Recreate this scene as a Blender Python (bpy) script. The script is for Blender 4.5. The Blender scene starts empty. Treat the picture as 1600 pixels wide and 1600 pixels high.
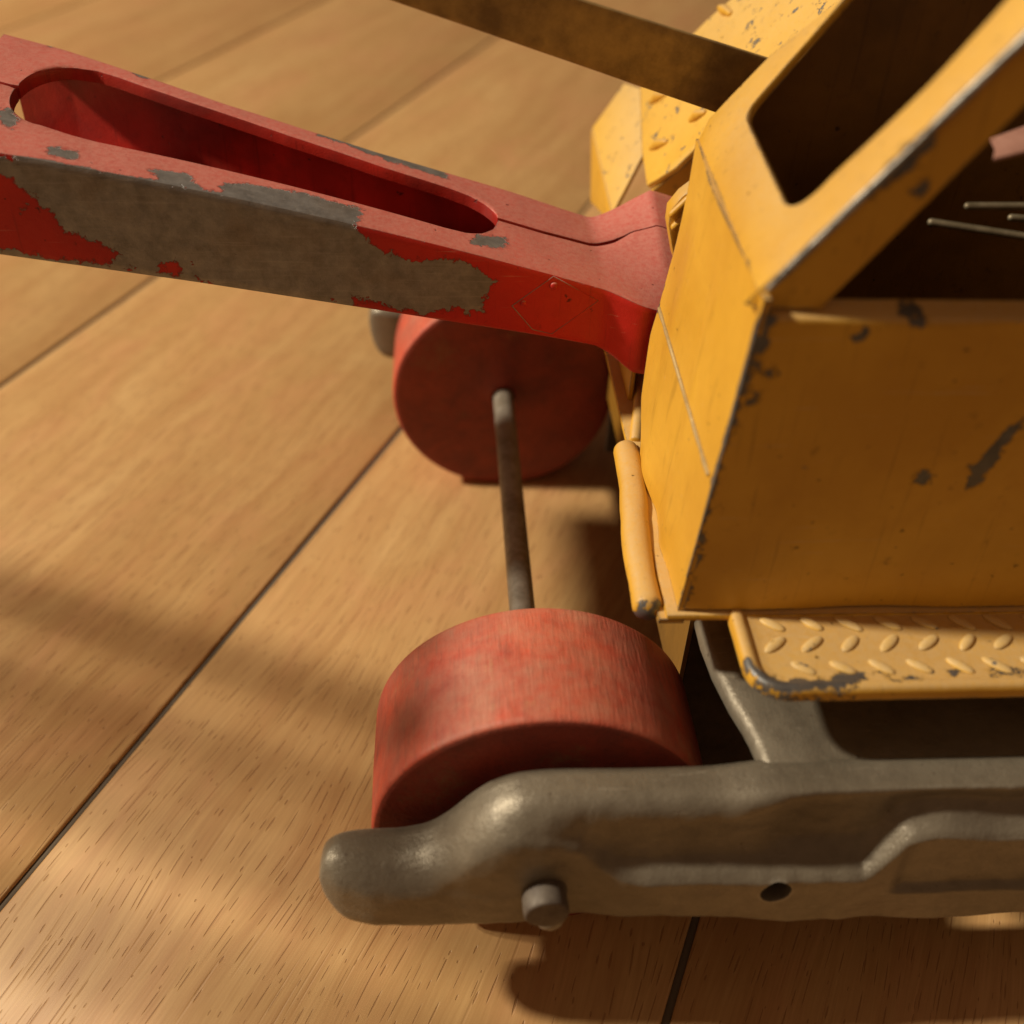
import bpy, bmesh, math, random
from mathutils import Vector, Matrix, noise
import numpy as np
random.seed(4)
CM = 0.01                      # everything below is written in centimetres
sc = bpy.context.scene
COL = sc.collection

# ------------------------------------------------------------------ camera
CP = np.array([-1.206, -7.450, 13.067]); PITCH, YAW, ROLL, FPX = .691, .0885, .0508, 1707.5
def cam_axes():
    fh = np.array([math.sin(YAW), math.cos(YAW), 0]); r = np.array([math.cos(YAW), -math.sin(YAW), 0])
    f = fh*math.cos(PITCH) - np.array([0, 0, 1])*math.sin(PITCH); u = np.cross(r, f)
    return r*math.cos(ROLL)+u*math.sin(ROLL), -r*math.sin(ROLL)+u*math.cos(ROLL), f
RV, UV_, FV = cam_axes()
cam = bpy.data.cameras.new('camera'); co = bpy.data.objects.new('camera', cam); COL.objects.link(co)
M = Matrix(((RV[0], UV_[0], -FV[0]), (RV[1], UV_[1], -FV[1]), (RV[2], UV_[2], -FV[2]))).to_4x4()
M.translation = Vector(CP*CM); co.matrix_world = M
cam.sensor_width = 36; cam.lens = 36*FPX/1600; cam.clip_start = .005; cam.clip_end = 50
cam.dof.use_dof = True; cam.dof.focus_distance = .139; cam.dof.aperture_fstop = 17
sc.camera = co
def at(px, py, ax, v):
    """point of the plane  ax = v  seen at photograph pixel px, py (cm)"""
    d = FV + RV*(px-800)/FPX - UV_*(py-800)/FPX; i = 'xyz'.index(ax)
    return CP + d*((v-CP[i])/d[i])

# ------------------------------------------------------------------ light
w = bpy.data.worlds.new('World'); sc.world = w; w.use_nodes = True
bg = w.node_tree.nodes['Background']; bg.inputs[0].default_value = (1.0, .56, .30, 1); bg.inputs[1].default_value = .18
def lamp(name, toward, d, dist, size, power, col):
    l = bpy.data.lights.new(name, 'AREA'); l.shape = 'DISK'; l.size = size*CM; l.energy = power; l.color = col
    o = bpy.data.objects.new(name, l); COL.objects.link(o)
    d = Vector(d).normalized(); o.location = (Vector(toward)-d*dist)*CM
    o.rotation_euler = d.to_track_quat('-Z', 'Y').to_euler(); return o
lamp('ceiling_lamp', (0, 4, 0), (1.18, -.12, -1.0), 160, 10, 32.5, (1.0, .87, .66))
sc.view_settings.view_transform = 'Standard'; sc.view_settings.look = 'None'
sc.cycles.max_bounces = 5; sc.cycles.diffuse_bounces = 3; sc.cycles.glossy_bounces = 3
sc.view_settings.exposure = 0; sc.view_settings.gamma = 1

# ------------------------------------------------------------------ node helpers
class NT:
    def __init__(s, name):
        s.m = bpy.data.materials.new(name); s.m.use_nodes = True; s.t = s.m.node_tree
        s.b = s.t.nodes['Principled BSDF']
        s.co = s.n('ShaderNodeTexCoord').outputs['Object']
        s.P = s.vm('SCALE', s.co, scale=100.0)
    def n(s, k, **kw):
        x = s.t.nodes.new(k)
        for a, v in kw.items(): setattr(x, a, v)
        return x
    def set(s, inp, v):
        if isinstance(v, bpy.types.NodeSocket): s.t.links.new(v, inp)
        elif isinstance(v, (tuple, list)) and len(v) == 3 and inp.type == 'RGBA': inp.default_value = (*v, 1)
        elif inp.type == 'RGBA' and isinstance(v, (int, float)): inp.default_value = (v, v, v, 1)
        else: inp.default_value = v
    def vm(s, op, a, b=None, scale=None):
        x = s.n('ShaderNodeVectorMath', operation=op); s.set(x.inputs[0], a)
        if b is not None: s.set(x.inputs[1], b)
        if scale is not None: x.inputs['Scale'].default_value = scale
        return x.outputs[0]
    def ma(s, op, a, b=0.0, c=0.0, clamp=False):
        x = s.n('ShaderNodeMath', operation=op, use_clamp=clamp)
        s.set(x.inputs[0], a); s.set(x.inputs[1], b); s.set(x.inputs[2], c); return x.outputs[0]
    def noise(s, vec, scale, detail=3, rough=.55, dist=0):
        x = s.n('ShaderNodeTexNoise'); s.set(x.inputs['Vector'], vec); s.set(x.inputs['Scale'], scale)
        s.set(x.inputs['Detail'], detail); s.set(x.inputs['Roughness'], rough); s.set(x.inputs['Distortion'], dist)
        return x.outputs['Fac']
    def mr(s, v, a, b, c=0., d=1., smooth=False):
        x = s.n('ShaderNodeMapRange'); x.interpolation_type = 'SMOOTHSTEP' if smooth else 'LINEAR'
        s.set(x.inputs[0], v)
        for i, q in enumerate((a, b, c, d)): s.set(x.inputs[i+1], q)
        return x.outputs[0]
    def mix(s, f, a, b, mode='MIX'):
        x = s.n('ShaderNodeMix', data_type='RGBA', blend_type=mode)
        s.set(x.inputs[0], f); s.set(x.inputs[6], a); s.set(x.inputs[7], b); return x.outputs[2]
    def ramp(s, f, stops):
        x = s.n('ShaderNodeValToRGB'); s.set(x.inputs[0], f); e = x.color_ramp.elements
        e[0].position, e[0].color = stops[0][0], (*stops[0][1], 1); e[1].position, e[1].color = stops[-1][0], (*stops[-1][1], 1)
        for p, c in stops[1:-1]: k = e.new(p); k.color = (*c, 1)
        return x.outputs[0]
    def bump(s, h, dist, strength=1.0, normal=None):
        x = s.n('ShaderNodeBump'); s.set(x.inputs['Height'], h); x.inputs['Distance'].default_value = dist*CM
        x.inputs['Strength'].default_value = strength
        if normal is not None: s.set(x.inputs['Normal'], normal)
        return x.outputs[0]
    def edge(s, r):
        x = s.n('ShaderNodeBevel'); x.samples = 6; x.inputs[0].default_value = r*CM
        g = s.n('ShaderNodeNewGeometry')
        d = s.n('ShaderNodeVectorMath', operation='DOT_PRODUCT'); s.set(d.inputs[0], x.outputs[0]); s.set(d.inputs[1], g.outputs['Normal'])
        return s.ma('SUBTRACT', 1.0, d.outputs['Value'])
    def up(s):
        g = s.n('ShaderNodeNewGeometry'); x = s.n('ShaderNodeSeparateXYZ'); s.set(x.inputs[0], g.outputs['Normal']); return x.outputs[2]

def painted(name, base, dark, dust_sheen_col, metal=(.20, .20, .20), edge_w=.055, edge_thr=.10, spots=.71, rough=.36, dust_sheen=.62, use_chip=True):
    """old enamel on sheet steel: chips at the edges, chips where the attribute 'chip' is positive, pits, grime"""
    m = NT(name); P = m.vm('ADD', m.P, m.vm('SCALE', m.vm('ADD', (1, 1, 1), (0, 0, 0)), scale=1.0)); q_ = m.n('ShaderNodeCombineXYZ'); rd_ = m.ma('MULTIPLY', m.n('ShaderNodeObjectInfo').outputs['Random'], 41.0); m.set(q_.inputs[0], rd_); m.set(q_.inputs[1], rd_); P = m.vm('ADD', m.P, q_.outputs[0])
    big = m.noise(P, .55, 4, .6, .4); mid = m.noise(P, 2.6, 5, .65); fine = m.noise(P, 16, 4, .6); vf = m.noise(P, 60, 2)
    c = m.mix(m.mr(big, .35, .68), base, dark)
    c = m.mix(m.ma('MULTIPLY', m.mr(mid, .52, .75), .5), c, dark)
    grime = m.mr(m.noise(P, 4.5, 6, .72), .60, .72, 0, .55, True)
    c = m.mix(grime, c, tuple(x*.42 for x in dark))
    # old smears, fine scratches
    sc1 = m.noise(m.vm('MULTIPLY', m.vm('ADD', P, m.vm('MULTIPLY', P, (0, 0, .6))), (.5, 9, 11)), 1.3, 4, .65); sc2 = m.noise(m.vm('MULTIPLY', P, (9, 5, .35)), 1.6, 3, .6)
    c = m.mix(m.mr(sc1, .66, .70, 0, .35), c, dust_sheen_col)
    c = m.mix(m.ma('MULTIPLY', m.mr(sc2, .60, .72), .38), c, tuple(x*.5 for x in dark))
    du = m.ma('MULTIPLY', m.mr(m.up(), .35, .8), m.ma('MULTIPLY', m.mr(fine, .25, .6, .55, 1.), dust_sheen))  # pale layer on up-facing faces: dust, with lamp sheen put into the colour
    c = m.mix(du, c, dust_sheen_col)
    # chips
    rag = m.ma('ADD', m.ma('MULTIPLY', m.ma('SUBTRACT', m.noise(P, 6, 6, .7), .5), .34), m.ma('MULTIPLY', m.ma('SUBTRACT', m.noise(P, 22, 3), .5), .08))
    at_ = m.n('ShaderNodeAttribute', attribute_name='chip').outputs['Fac']
    a = m.ma('ADD', at_, rag)
    chip1 = m.mr(a, -.004, .006)
    e = m.ma('MULTIPLY', m.edge(edge_w), m.mr(m.noise(P, 2.1, 5, .75), .38, .62, .0, 1.9))
    chip2 = m.mr(m.ma('ADD', e, m.ma('MULTIPLY', m.ma('SUBTRACT', fine, .5), .12)), edge_thr, edge_thr+.02)
    chip3 = m.mr(m.noise(P, 3.4, 5, .72), spots, spots+.012)
    chip = m.ma('MAXIMUM', m.ma('MAXIMUM', chip1, chip2), chip3)
    if not use_chip: chip = chip2
    pits = m.mr(m.noise(P, 9, 2, .5), .735, .75)
    c = m.mix(m.ma('MULTIPLY', pits, .75), c, tuple(x*.22 for x in dark))
    rim = m.mr(m.ma('ABSOLUTE', a), .0, .035, .6 if use_chip else 0, 0)
    c = m.mix(rim, c, tuple(x*.35 for x in dark))
    mc = m.mix(m.mr(m.noise(P, 5, 5, .7), .3, .7), metal, tuple(x*.55 for x in metal))
    mc = m.mix(m.mr(m.noise(P, 1.3, 4, .6), .5, .75, 0, .35), mc, (.19, .13, .07))
    mc = m.mix(m.mr(sc1, .56, .72, 0, .35), mc, tuple(x*1.35 for x in metal))
    m.set(m.b.inputs['Base Color'], m.mix(chip, c, mc))
    m.set(m.b.inputs['Metallic'], m.ma('MULTIPLY', chip, .55))
    m.set(m.b.inputs['Roughness'], m.mix(chip, m.mr(mid, .3, .7, rough, rough+.16), .43))
    h = m.ma('ADD', m.ma('MULTIPLY', chip, -1.0), m.ma('ADD', m.ma('MULTIPLY', mid, .7), m.ma('MULTIPLY', vf, .22)))
    h = m.ma('ADD', h, m.ma('MULTIPLY', pits, -.4))
    m.set(m.b.inputs['Normal'], m.bump(h, .018, .8))
    m.b.inputs['Specular IOR Level'].default_value = .45
    return m.m

Y_ = painted('yellow_enamel', (.70, .395, .040), (.58, .305, .028), (.60, .44, .24))
YI_ = painted('shade_dark_yellow', (.26, .13, .016), (.14, .07, .010), (.25, .16, .07), edge_thr=.4, spots=.74, dust_sheen=.3, use_chip=False)  # the cab's inner shade is put into this darkened yellow
R_ = painted('red_enamel', (.58, .022, .014), (.42, .012, .010), (.60, .25, .21), metal=(.33, .33, .335), edge_w=.05, edge_thr=.14, spots=.80, dust_sheen=.8)

HY_ = painted('chipped_yellow_enamel', (.76, .46, .065), (.68, .39, .045), (.66, .50, .27), metal=(.30, .31, .32), spots=.618, dust_sheen=.8)
def castmetal():
    m = NT('grey_cast_metal'); P = m.P
    big = m.noise(P, .8, 4, .6); mid = m.noise(P, 5, 5, .65); fine = m.noise(P, 28, 4, .65)
    c = m.mix(m.mr(big, .3, .7), (.245, .215, .165), (.175, .15, .11))
    c = m.mix(m.mr(mid, .45, .75, 0, .5), c, (.12, .10, .075))
    wr = m.ma('MULTIPLY', m.edge(.10), m.mr(m.noise(P, 3.2, 5, .75), .35, .65, 0, 2.2)); wr = m.mr(m.ma('ADD', wr, m.ma('MULTIPLY', m.ma('SUBTRACT', fine, .5), .14)), .10, .16)
    pit = m.mr(m.noise(P, 11, 3, .6), .70, .74); sx = m.mr(m.noise(m.vm('MULTIPLY', P, (1.2, 8, 9)), 1.5, 4, .65), .64, .70, 0, .45)
    c = m.mix(m.ma('MULTIPLY', wr, .7), c, (.42, .40, .34)); c = m.mix(sx, c, (.36, .33, .27)); c = m.mix(m.ma('MULTIPLY', pit, .7), c, (.07, .045, .03))
    m.set(m.b.inputs['Base Color'], c); m.b.inputs['Metallic'].default_value = .35
    m.set(m.b.inputs['Roughness'], m.mr(fine, .3, .7, .28, .52))
    h = m.ma('ADD', m.ma('MULTIPLY', mid, .6), m.ma('MULTIPLY', fine, .35))
    m.set(m.b.inputs['Normal'], m.bump(h, .022, .9)); return m.m
RI_ = painted('shade_dark_red', (.50, .026, .016), (.18, .012, .009), (.25, .05, .03), metal=(.05, .04, .035), edge_thr=.5, spots=.9, dust_sheen=.1, use_chip=False)  # boom interior: the shade inside the slot is put into a darker red
G_ = castmetal()

def rodmetal(name, c1, c2, metal=.7, rough=.42, sc_=3):
    m = NT(name); P = m.P
    n1 = m.noise(P, sc_, 5, .7); n2 = m.noise(P, 30, 3)
    c = m.mix(m.mr(n1, .35, .65), c1, c2)
    m.set(m.b.inputs['Base Color'], c); m.b.inputs['Metallic'].default_value = metal
    m.set(m.b.inputs['Roughness'], m.mr(n2, .3, .7, rough, rough+.15))
    m.set(m.b.inputs['Normal'], m.bump(m.ma('ADD', n1, m.ma('MULTIPLY', n2, .3)), .008, .7)); return m.m
AX_ = rodmetal('dull_steel', (.36, .33, .28), (.20, .17, .13), .25, .45)
PN_ = rodmetal('dull_pin_steel', (.15, .125, .10), (.08, .06, .05), .15, .55)
BR_ = rodmetal('tarnished_strap_steel', (.44, .30, .11), (.20, .13, .055), .35, .38, 1.6)
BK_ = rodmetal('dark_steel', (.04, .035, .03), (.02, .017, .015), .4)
LV_ = rodmetal('lever_steel', (.30, .25, .17), (.16, .13, .08), .5)
ED_ = rodmetal('bare_worn_steel', (.42, .40, .36), (.12, .11, .10), .6, .36, 5)
PK_ = rodmetal('faded_pink_paint', (.42, .22, .17), (.34, .16, .12), .0, .55)
DKM_ = rodmetal('shade_dark_steel', (.07, .05, .035), (.035, .024, .016), .1, .6)  # near-black stands for the shade on the inner chassis walls
SOLD_ = rodmetal('solder_bead', (.50, .36, .15), (.38, .28, .14), .25, .45, 9)

def woodred(name='red_stained_wood', k=1.0):
    m = NT(name); P = m.P
    # grain runs across the tread (along the axle) and the colour is worn off in places
    st = m.vm('MULTIPLY', P, (1.0, .12, 1.0))
    g = m.noise(st, 22, 4, .6); g2 = m.noise(m.vm('MULTIPLY', P, (1, .22, 1)), 7, 4, .6)
    big = m.noise(P, .9, 4, .65, .6); mid = m.noise(P, 3, 5, .65)
    c = m.mix(m.mr(big, .36, .64), (.60, .075, .034), (.36, .042, .026))
    c = m.mix(m.mr(mid, .5, .8, 0, .6), c, (.26, .07, .05))
    wear = m.ma('MULTIPLY', m.mr(m.noise(m.vm('MULTIPLY', P, (1, 1.7, 1)), 1.1, 5, .7), .58, .70), m.mr(g, .40, .62))
    c = m.mix(m.ma('MULTIPLY', wear, .75), c, (.56, .30, .13))
    c = m.mix(m.mr(g, .5, .72, 0, .55), c, (.20, .035, .022))
    du = m.ma('MULTIPLY', m.mr(m.up(), .0, .9), m.mr(m.noise(P, 2, 5, .7), .3, .7, 0.05, .62))  # paler upper tread: dust, with light sheen painted into it
    c = m.mix(du, c, (.52, .29, .20))
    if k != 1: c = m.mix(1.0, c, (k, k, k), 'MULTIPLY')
    m.set(m.b.inputs['Base Color'], c); m.set(m.b.inputs['Roughness'], m.mr(mid, .3, .7, .5, .66))
    h = m.ma('ADD', m.ma('MULTIPLY', g, .7), m.ma('MULTIPLY', g2, .5))
    m.set(m.b.inputs['Normal'], m.bump(h, .02, .7)); return m.m
W_ = woodred(); WF_ = woodred('shaded_wheel_face', .5)  # second copy is darkened: shade on the flat wheel faces put into the colour

def oak():
    m = NT('oiled_oak'); 
    rnd = m.n('ShaderNodeObjectInfo').outputs['Random']
    off = m.n('ShaderNodeCombineXYZ'); m.set(off.inputs[0], m.ma('MULTIPLY', rnd, 170.)); m.set(off.inputs[1], m.ma('MULTIPLY', rnd, 60.))
    P = m.vm('ADD', m.P, off.outputs[0])
    wob = m.n('ShaderNodeTexNoise'); m.set(wob.inputs['Vector'], m.vm('MULTIPLY', P, (.10, .35, 1))); wob.inputs['Scale'].default_value = 1
    Pw = m.vm('ADD', P, m.vm('MULTIPLY', m.vm('SUBTRACT', wob.outputs['Color'], (.5, .5, .5)), (0, 1.6, 0)))
    broad = m.noise(m.vm('MULTIPLY', Pw, (.055, .55, 1)), 1, 4, .6)
    streak = m.noise(m.vm('MULTIPLY', Pw, (.16, 3.2, 1)), 1, 5, .65)
    fibre = m.noise(m.vm('MULTIPLY', Pw, (1.1, 26, 1)), 1, 3, .6)
    c = m.ramp(broad, [(.30, (.46, .27, .110)), (.5, (.56, .345, .145)), (.72, (.62, .40, .180))])
    rg = m.noise(m.vm('MULTIPLY', Pw, (.035, .42, 1)), 1, 2, .5)
    rs = m.ma('SINE', m.ma('MULTIPLY', rg, 95.0)); c = m.mix(m.mr(rs, .1, 1.0, 0, .20), c, (.40, .21, .075))
    hue = m.noise(m.vm('MULTIPLY', P, (.28, .5, 1)), 1, 4, .65, .8)
    c = m.mix(m.mr(hue, .5, .72, 0, .55), c, (.60, .30, .15))
    c = m.mix(m.mr(hue, .28, .48, .5, 0), c, (.62, .42, .19))
    c = m.mix(m.mr(streak, .46, .74, 0, .62), c, (.40, .20, .075))
    c = m.mix(m.mr(streak, .22, .44, .38, 0), c, (.68, .43, .20))
    c = m.mix(m.mr(fibre, .38, .72, 0, .42), c, (.36, .19, .07))
    # open pores: short dark dashes along the grain, crowded in bands
    SX, SY = 1.75, 8.5
    pv = m.vm('MULTIPLY', Pw, (SX, SY, 0))
    v = m.n('ShaderNodeTexVoronoi', voronoi_dimensions='2D'); m.set(v.inputs['Vector'], pv); v.inputs['Scale'].default_value = 1; v.inputs['Randomness'].default_value = .9
    dv = m.n('ShaderNodeSeparateXYZ'); m.set(dv.inputs[0], m.vm('SUBTRACT', pv, v.outputs['Position']))
    cr = m.n('ShaderNodeSeparateColor'); m.set(cr.inputs[0], v.outputs['Color'])
    band = m.mr(m.noise(m.vm('MULTIPLY', Pw, (.05, .6, 1)), 1, 3), .36, .60, .25, 1.0)
    ln = m.ma('MULTIPLY', m.mr(m.ma('POWER', cr.outputs[0], 1.6), 0, 1, .06, .80), band); wd = m.mr(cr.outputs[1], 0, 1, .045, .105)
    ex = m.ma('DIVIDE', m.ma('ABSOLUTE', dv.outputs[0]), ln); ey = m.ma('DIVIDE', m.ma('ABSOLUTE', dv.outputs[1]), wd)
    p1 = m.mr(m.ma('ADD', m.ma('POWER', ex, 2.0), m.ma('POWER', ey, 2.0)), .45, 1.2, 1, 0)
    v2 = m.n('ShaderNodeTexVoronoi', voronoi_dimensions='2D'); m.set(v2.inputs['Vector'], m.vm('MULTIPLY', Pw, (.22, 7.0, 1))); v2.inputs['Scale'].default_value = 1
    p2 = m.ma('MULTIPLY', m.mr(v2.outputs['Distance'], .04, .14, 1, 0), .38)
    pore = m.ma('MAXIMUM', p1, p2)
    c = m.mix(m.ma('MULTIPLY', pore, .60), c, (.27, .12, .038))
    c = m.mix(m.ma('MULTIPLY', rnd, .35), c, (.52, .27, .11))
    m.set(m.b.inputs['Base Color'], c)
    smear = m.noise(P, .35, 5, .65)
    m.set(m.b.inputs['Roughness'], m.ma('ADD', m.mr(smear, .3, .7, .36, .52), m.ma('MULTIPLY', pore, .1)))
    h = m.ma('ADD', m.ma('MULTIPLY', pore, -1.0), m.ma('MULTIPLY', fibre, .25))
    m.set(m.b.inputs['Normal'], m.bump(h, .012, .6))
    m.b.inputs['Specular IOR Level'].default_value = .5
    return m.m
O_ = oak()
dk = NT('dark_joint'); dk.b.inputs['Base Color'].default_value = (.035, .024, .016, 1); dk.b.inputs['Roughness'].default_value = .9; DK_ = dk.m
dk = NT('joint_dirt'); dk.b.inputs['Base Color'].default_value = (.11, .085, .06, 1); dk.b.inputs['Roughness'].default_value = .8; JF_ = dk.m

# ------------------------------------------------------------------ mesh helpers
def build(name, verts, faces, mat, parent=None, smooth=True, origin=None, flat_angle=None):
    V = [Vector(v)*CM for v in verts]
    if origin is None:
        lo = [min(v[i] for v in V) for i in range(3)]; hi = [max(v[i] for v in V) for i in range(3)]
        origin = Vector(((lo[0]+hi[0])/2, (lo[1]+hi[1])/2, (lo[2]+hi[2])/2))
    else: origin = Vector(origin)*CM
    me = bpy.data.meshes.new(name); me.from_pydata([v-origin for v in V], [], faces)
    bm = bmesh.new(); bm.from_mesh(me); bmesh.ops.remove_doubles(bm, verts=bm.verts, dist=1e-6)
    bmesh.ops.recalc_face_normals(bm, faces=bm.faces); bm.to_mesh(me); bm.free()
    me.materials.append(mat)
    a = me.attributes.new('chip', 'FLOAT', 'POINT'); a.data.foreach_set('value', [-1.0]*len(me.vertices))
    o = bpy.data.objects.new(name, me); COL.objects.link(o); o.location = origin
    if smooth:
        me.shade_smooth()
        if flat_angle: me.set_sharp_from_angle(angle=math.radians(flat_angle))
    if parent is not None: put(o, parent)
    return o
def put(o, parent):
    wl = Vector(parent.location) if parent.parent is None else Vector(parent.location)+Vector(parent.parent.location)
    o.parent = parent; o.location = Vector(o.location)-wl
def wloc(o):
    v = Vector(o.location)
    while o.parent: o = o.parent; v += Vector(o.location)
    return v
def bake(o):
    """apply the modifiers of o to its mesh"""
    dg = bpy.context.evaluated_depsgraph_get(); dg.update(); me = bpy.data.meshes.new_from_object(o.evaluated_get(dg)); o.modifiers.clear(); o.data = me
    if 'chip' not in me.attributes:
        a = me.attributes.new('chip', 'FLOAT', 'POINT'); a.data.foreach_set('value', [-1.0]*len(me.vertices))
def solid(o, t, off=-1, bev=0, seg=2, ang=35, back=None):
    if back: o.data.materials.append(back)
    m = o.modifiers.new('s', 'SOLIDIFY'); m.thickness = t*CM; m.offset = off; m.use_even_offset = False
    if back: m.material_offset = 1
    if bev:
        b = o.modifiers.new('b', 'BEVEL'); b.width = bev*CM; b.segments = seg; b.limit_method = 'ANGLE'; b.angle_limit = math.radians(ang)
    bake(o); o.data.shade_smooth(); o.data.set_sharp_from_angle(angle=math.radians(40))
def bevel(o, wd, seg=2, ang=35):
    b = o.modifiers.new('b', 'BEVEL'); b.width = wd*CM; b.segments = seg; b.limit_method = 'ANGLE'; b.angle_limit = math.radians(ang)
    bake(o); o.data.shade_smooth(); o.data.set_sharp_from_angle(angle=math.radians(40))
def chips(o, polys, ax, band=None):
    """signed distance (cm) to outlines given on the surface, positive inside; ax = the two axes used"""
    me = o.data; W = wloc(o); n = len(me.vertices)
    C = np.empty(n*3); me.vertices.foreach_get('co', C); C = C.reshape(-1, 3)/CM + np.array(W)/CM
    U, Vv = C[:, ax[0]], C[:, ax[1]]; best = np.full(n, -1.0)
    for poly in polys:
        p = np.array([[q[ax[0]], q[ax[1]]] for q in poly]); ins = np.zeros(n, bool); dist = np.full(n, 9.)
        for i in range(len(p)):
            a, b = p[i-1], p[i]; ab = b-a; L = max((ab**2).sum(), 1e-9)
            t = np.clip(((U-a[0])*ab[0]+(Vv-a[1])*ab[1])/L, 0, 1)
            dist = np.minimum(dist, np.hypot(U-a[0]-t*ab[0], Vv-a[1]-t*ab[1]))
            c = ((a[1] > Vv) != (b[1] > Vv)) & (U < (b[0]-a[0])*(Vv-a[1])/(b[1]-a[1]+1e-12)+a[0]); ins ^= c
        best = np.maximum(best, np.where(ins, dist, -dist))
    if band is not None: best = np.where(band(C), best, -1.0)
    me.attributes['chip'].data.foreach_set('value', np.clip(best, -1, .5))
def grid(P, closed_u=False, closed_v=False):
    nu, nv = len(P), len(P[0]); V = [p for r in P for p in r]; F = []
    for i in range(nu if closed_u else nu-1):
        for j in range(nv if closed_v else nv-1):
            a, b = i, (i+1) % nu; c, d = j, (j+1) % nv
            F.append((a*nv+c, b*nv+c, b*nv+d, a*nv+d))
    return V, F
def box(x0, x1, y0, y1, z0, z1):
    V = [(x, y, z) for x in (x0, x1) for y in (y0, y1) for z in (z0, z1)]
    return V, [(0, 1, 3, 2), (4, 6, 7, 5), (0, 4, 5, 1), (2, 3, 7, 6), (0, 2, 6, 4), (1, 5, 7, 3)]
def tube(path, rad, seg=20, cap=True):
    """tube along a polyline; rad = number or list; round caps"""
    path = [Vector(p) for p in path]; n = len(path); rad = rad if isinstance(rad, (list, tuple)) else [rad]*n
    if cap:
        d0 = (path[0]-path[1]).normalized(); d1 = (path[-1]-path[-2]).normalized(); P2, R2 = [], []
        for a in (90, 70, 45, 20): P2.append(path[0]+d0*rad[0]*math.sin(math.radians(a))*cap); R2.append(rad[0]*max(.02, math.cos(math.radians(a))))
        P2 += path; R2 += list(rad)
        for a in (20, 45, 70, 90): P2.append(path[-1]+d1*rad[-1]*math.sin(math.radians(a))*cap); R2.append(rad[-1]*max(.02, math.cos(math.radians(a))))
        path, rad = P2, R2; n = len(path)
    up = Vector((0.13, .2, 1)); rings = []
    for i in range(n):
        t = (path[min(i+1, n-1)]-path[max(i-1, 0)]).normalized()
        a = t.cross(up)
        if a.length < .05: a = t.cross(Vector((1, 0, 0)))
        a.normalize(); b = t.cross(a).normalized()
        rings.append([path[i]+(a*math.cos(k*2*math.pi/seg)+b*math.sin(k*2*math.pi/seg))*rad[i] for k in range(seg)])
    V, F = grid(rings, False, True); F.append(tuple(range(seg))); F.append(tuple((n-1)*seg+k for k in range(seg))); return V, F
def interp(x, xs, ys): return float(np.interp(x, xs, ys))
def prism(outline, y0, y1, rings=1):
    """x-z outline pulled along y"""
    V = []; n = len(outline)
    for k in range(rings+1):
        y = y0+(y1-y0)*k/rings; V += [(p[0], y, p[1]) for p in outline]
    F = [tuple(range(n)), tuple(rings*n+i for i in range(n))]
    for k in range(rings):
        for i in range(n): j = (i+1) % n; F.append((k*n+i, k*n+j, (k+1)*n+j, (k+1)*n+i))
    return V, F
def setting(o): o['kind'] = 'structure'; return o

# ------------------------------------------------------------------ floor of oak strips
g = Vector((.42, .9075, 0)).normalized(); nrm = Vector((g.y, -g.x, 0)); ANG = math.atan2(g.y, g.x)
S0 = -6.39; PW = 8.33                       # offset of the seam left of the toy, plank width
floor = bpy.data.objects.new('floor', None); COL.objects.link(floor); setting(floor)
sub = build('subfloor', *box(-62, 62, -50, 50, -2.6, -1.91), DK_, None, origin=(0, 0, 0)); sub.location = (g*40+nrm*(S0+PW*-1.5))*CM; sub.rotation_euler = (0, 0, ANG); sub.parent = floor
fills = []

plank_mesh = {}
def plank(k, a0, a1, dz):
    L = a1-a0; wd = PW-.10
    V = []; F = []
    key = round(L, 1)
    if key not in plank_mesh:
        V, F = box(-L/2, L/2, -wd/2, wd/2, -1.9, 0)
        o = build('plank', V, F, O_, None, origin=(0, 0, 0)); bevel(o, .035, 2); plank_mesh[key] = o.data
        o.data.shade_smooth(); o.data.set_sharp_from_angle(angle=math.radians(60))
    else:
        o = bpy.data.objects.new('plank', plank_mesh[key]); COL.objects.link(o)
    cc = g*((a0+a1)/2) + nrm*(S0+PW*(k+.5)); o.location = Vector((cc.x, cc.y, dz))*CM; o.rotation_euler = (0, 0, ANG); o.parent = floor
rr = random.Random(11)
for k in range(-7, 4):
    cut = {0: -22., -1: 22.+0, -2: -31.}.get(k, rr.uniform(-40, 40))
    ends = [-110, cut-75, cut, cut+75, 190] if k not in (0, -1, 1) else [-110, -34+4*k, 62+9*k, 190]
    off = S0+PW*(k+.5); amin = (-7.5+.42*off)/.9075
    ends = [max(e, amin) for e in ends]; ends = [min(e, amin+95) for e in ends]
    for a0, a1 in zip(ends[:-1], ends[1:]):
        if a1-a0 > 4: plank(k, a0+.02, a1-.02, rr.uniform(-.012, 0.0))
# dirt that has packed into the joints
for k in range(-6, 4):
    cc = nrm*(S0+PW*k); L = 94; amin = (-7.5+.42*(S0+PW*k))/.9075
    V, F = box(-L/2, L/2, -.08, .08, -1.9, -.05)
    o = build('joint_filler', V, F, JF_, None, origin=(0, 0, 0)); c2 = g*(amin+48)+cc
    o.location = c2*CM; o.rotation_euler = (0, 0, ANG); o.parent = floor

# ------------------------------------------------------------------ the toy
toy = bpy.data.objects.new('toy_excavator', None); COL.objects.link(toy)
toy['label'] = 'old chipped toy power shovel with yellow cab, red boom and wooden wheels'
toy['category'] = 'toy excavator'
CY = 5.45                                   # middle of the chassis

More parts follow.
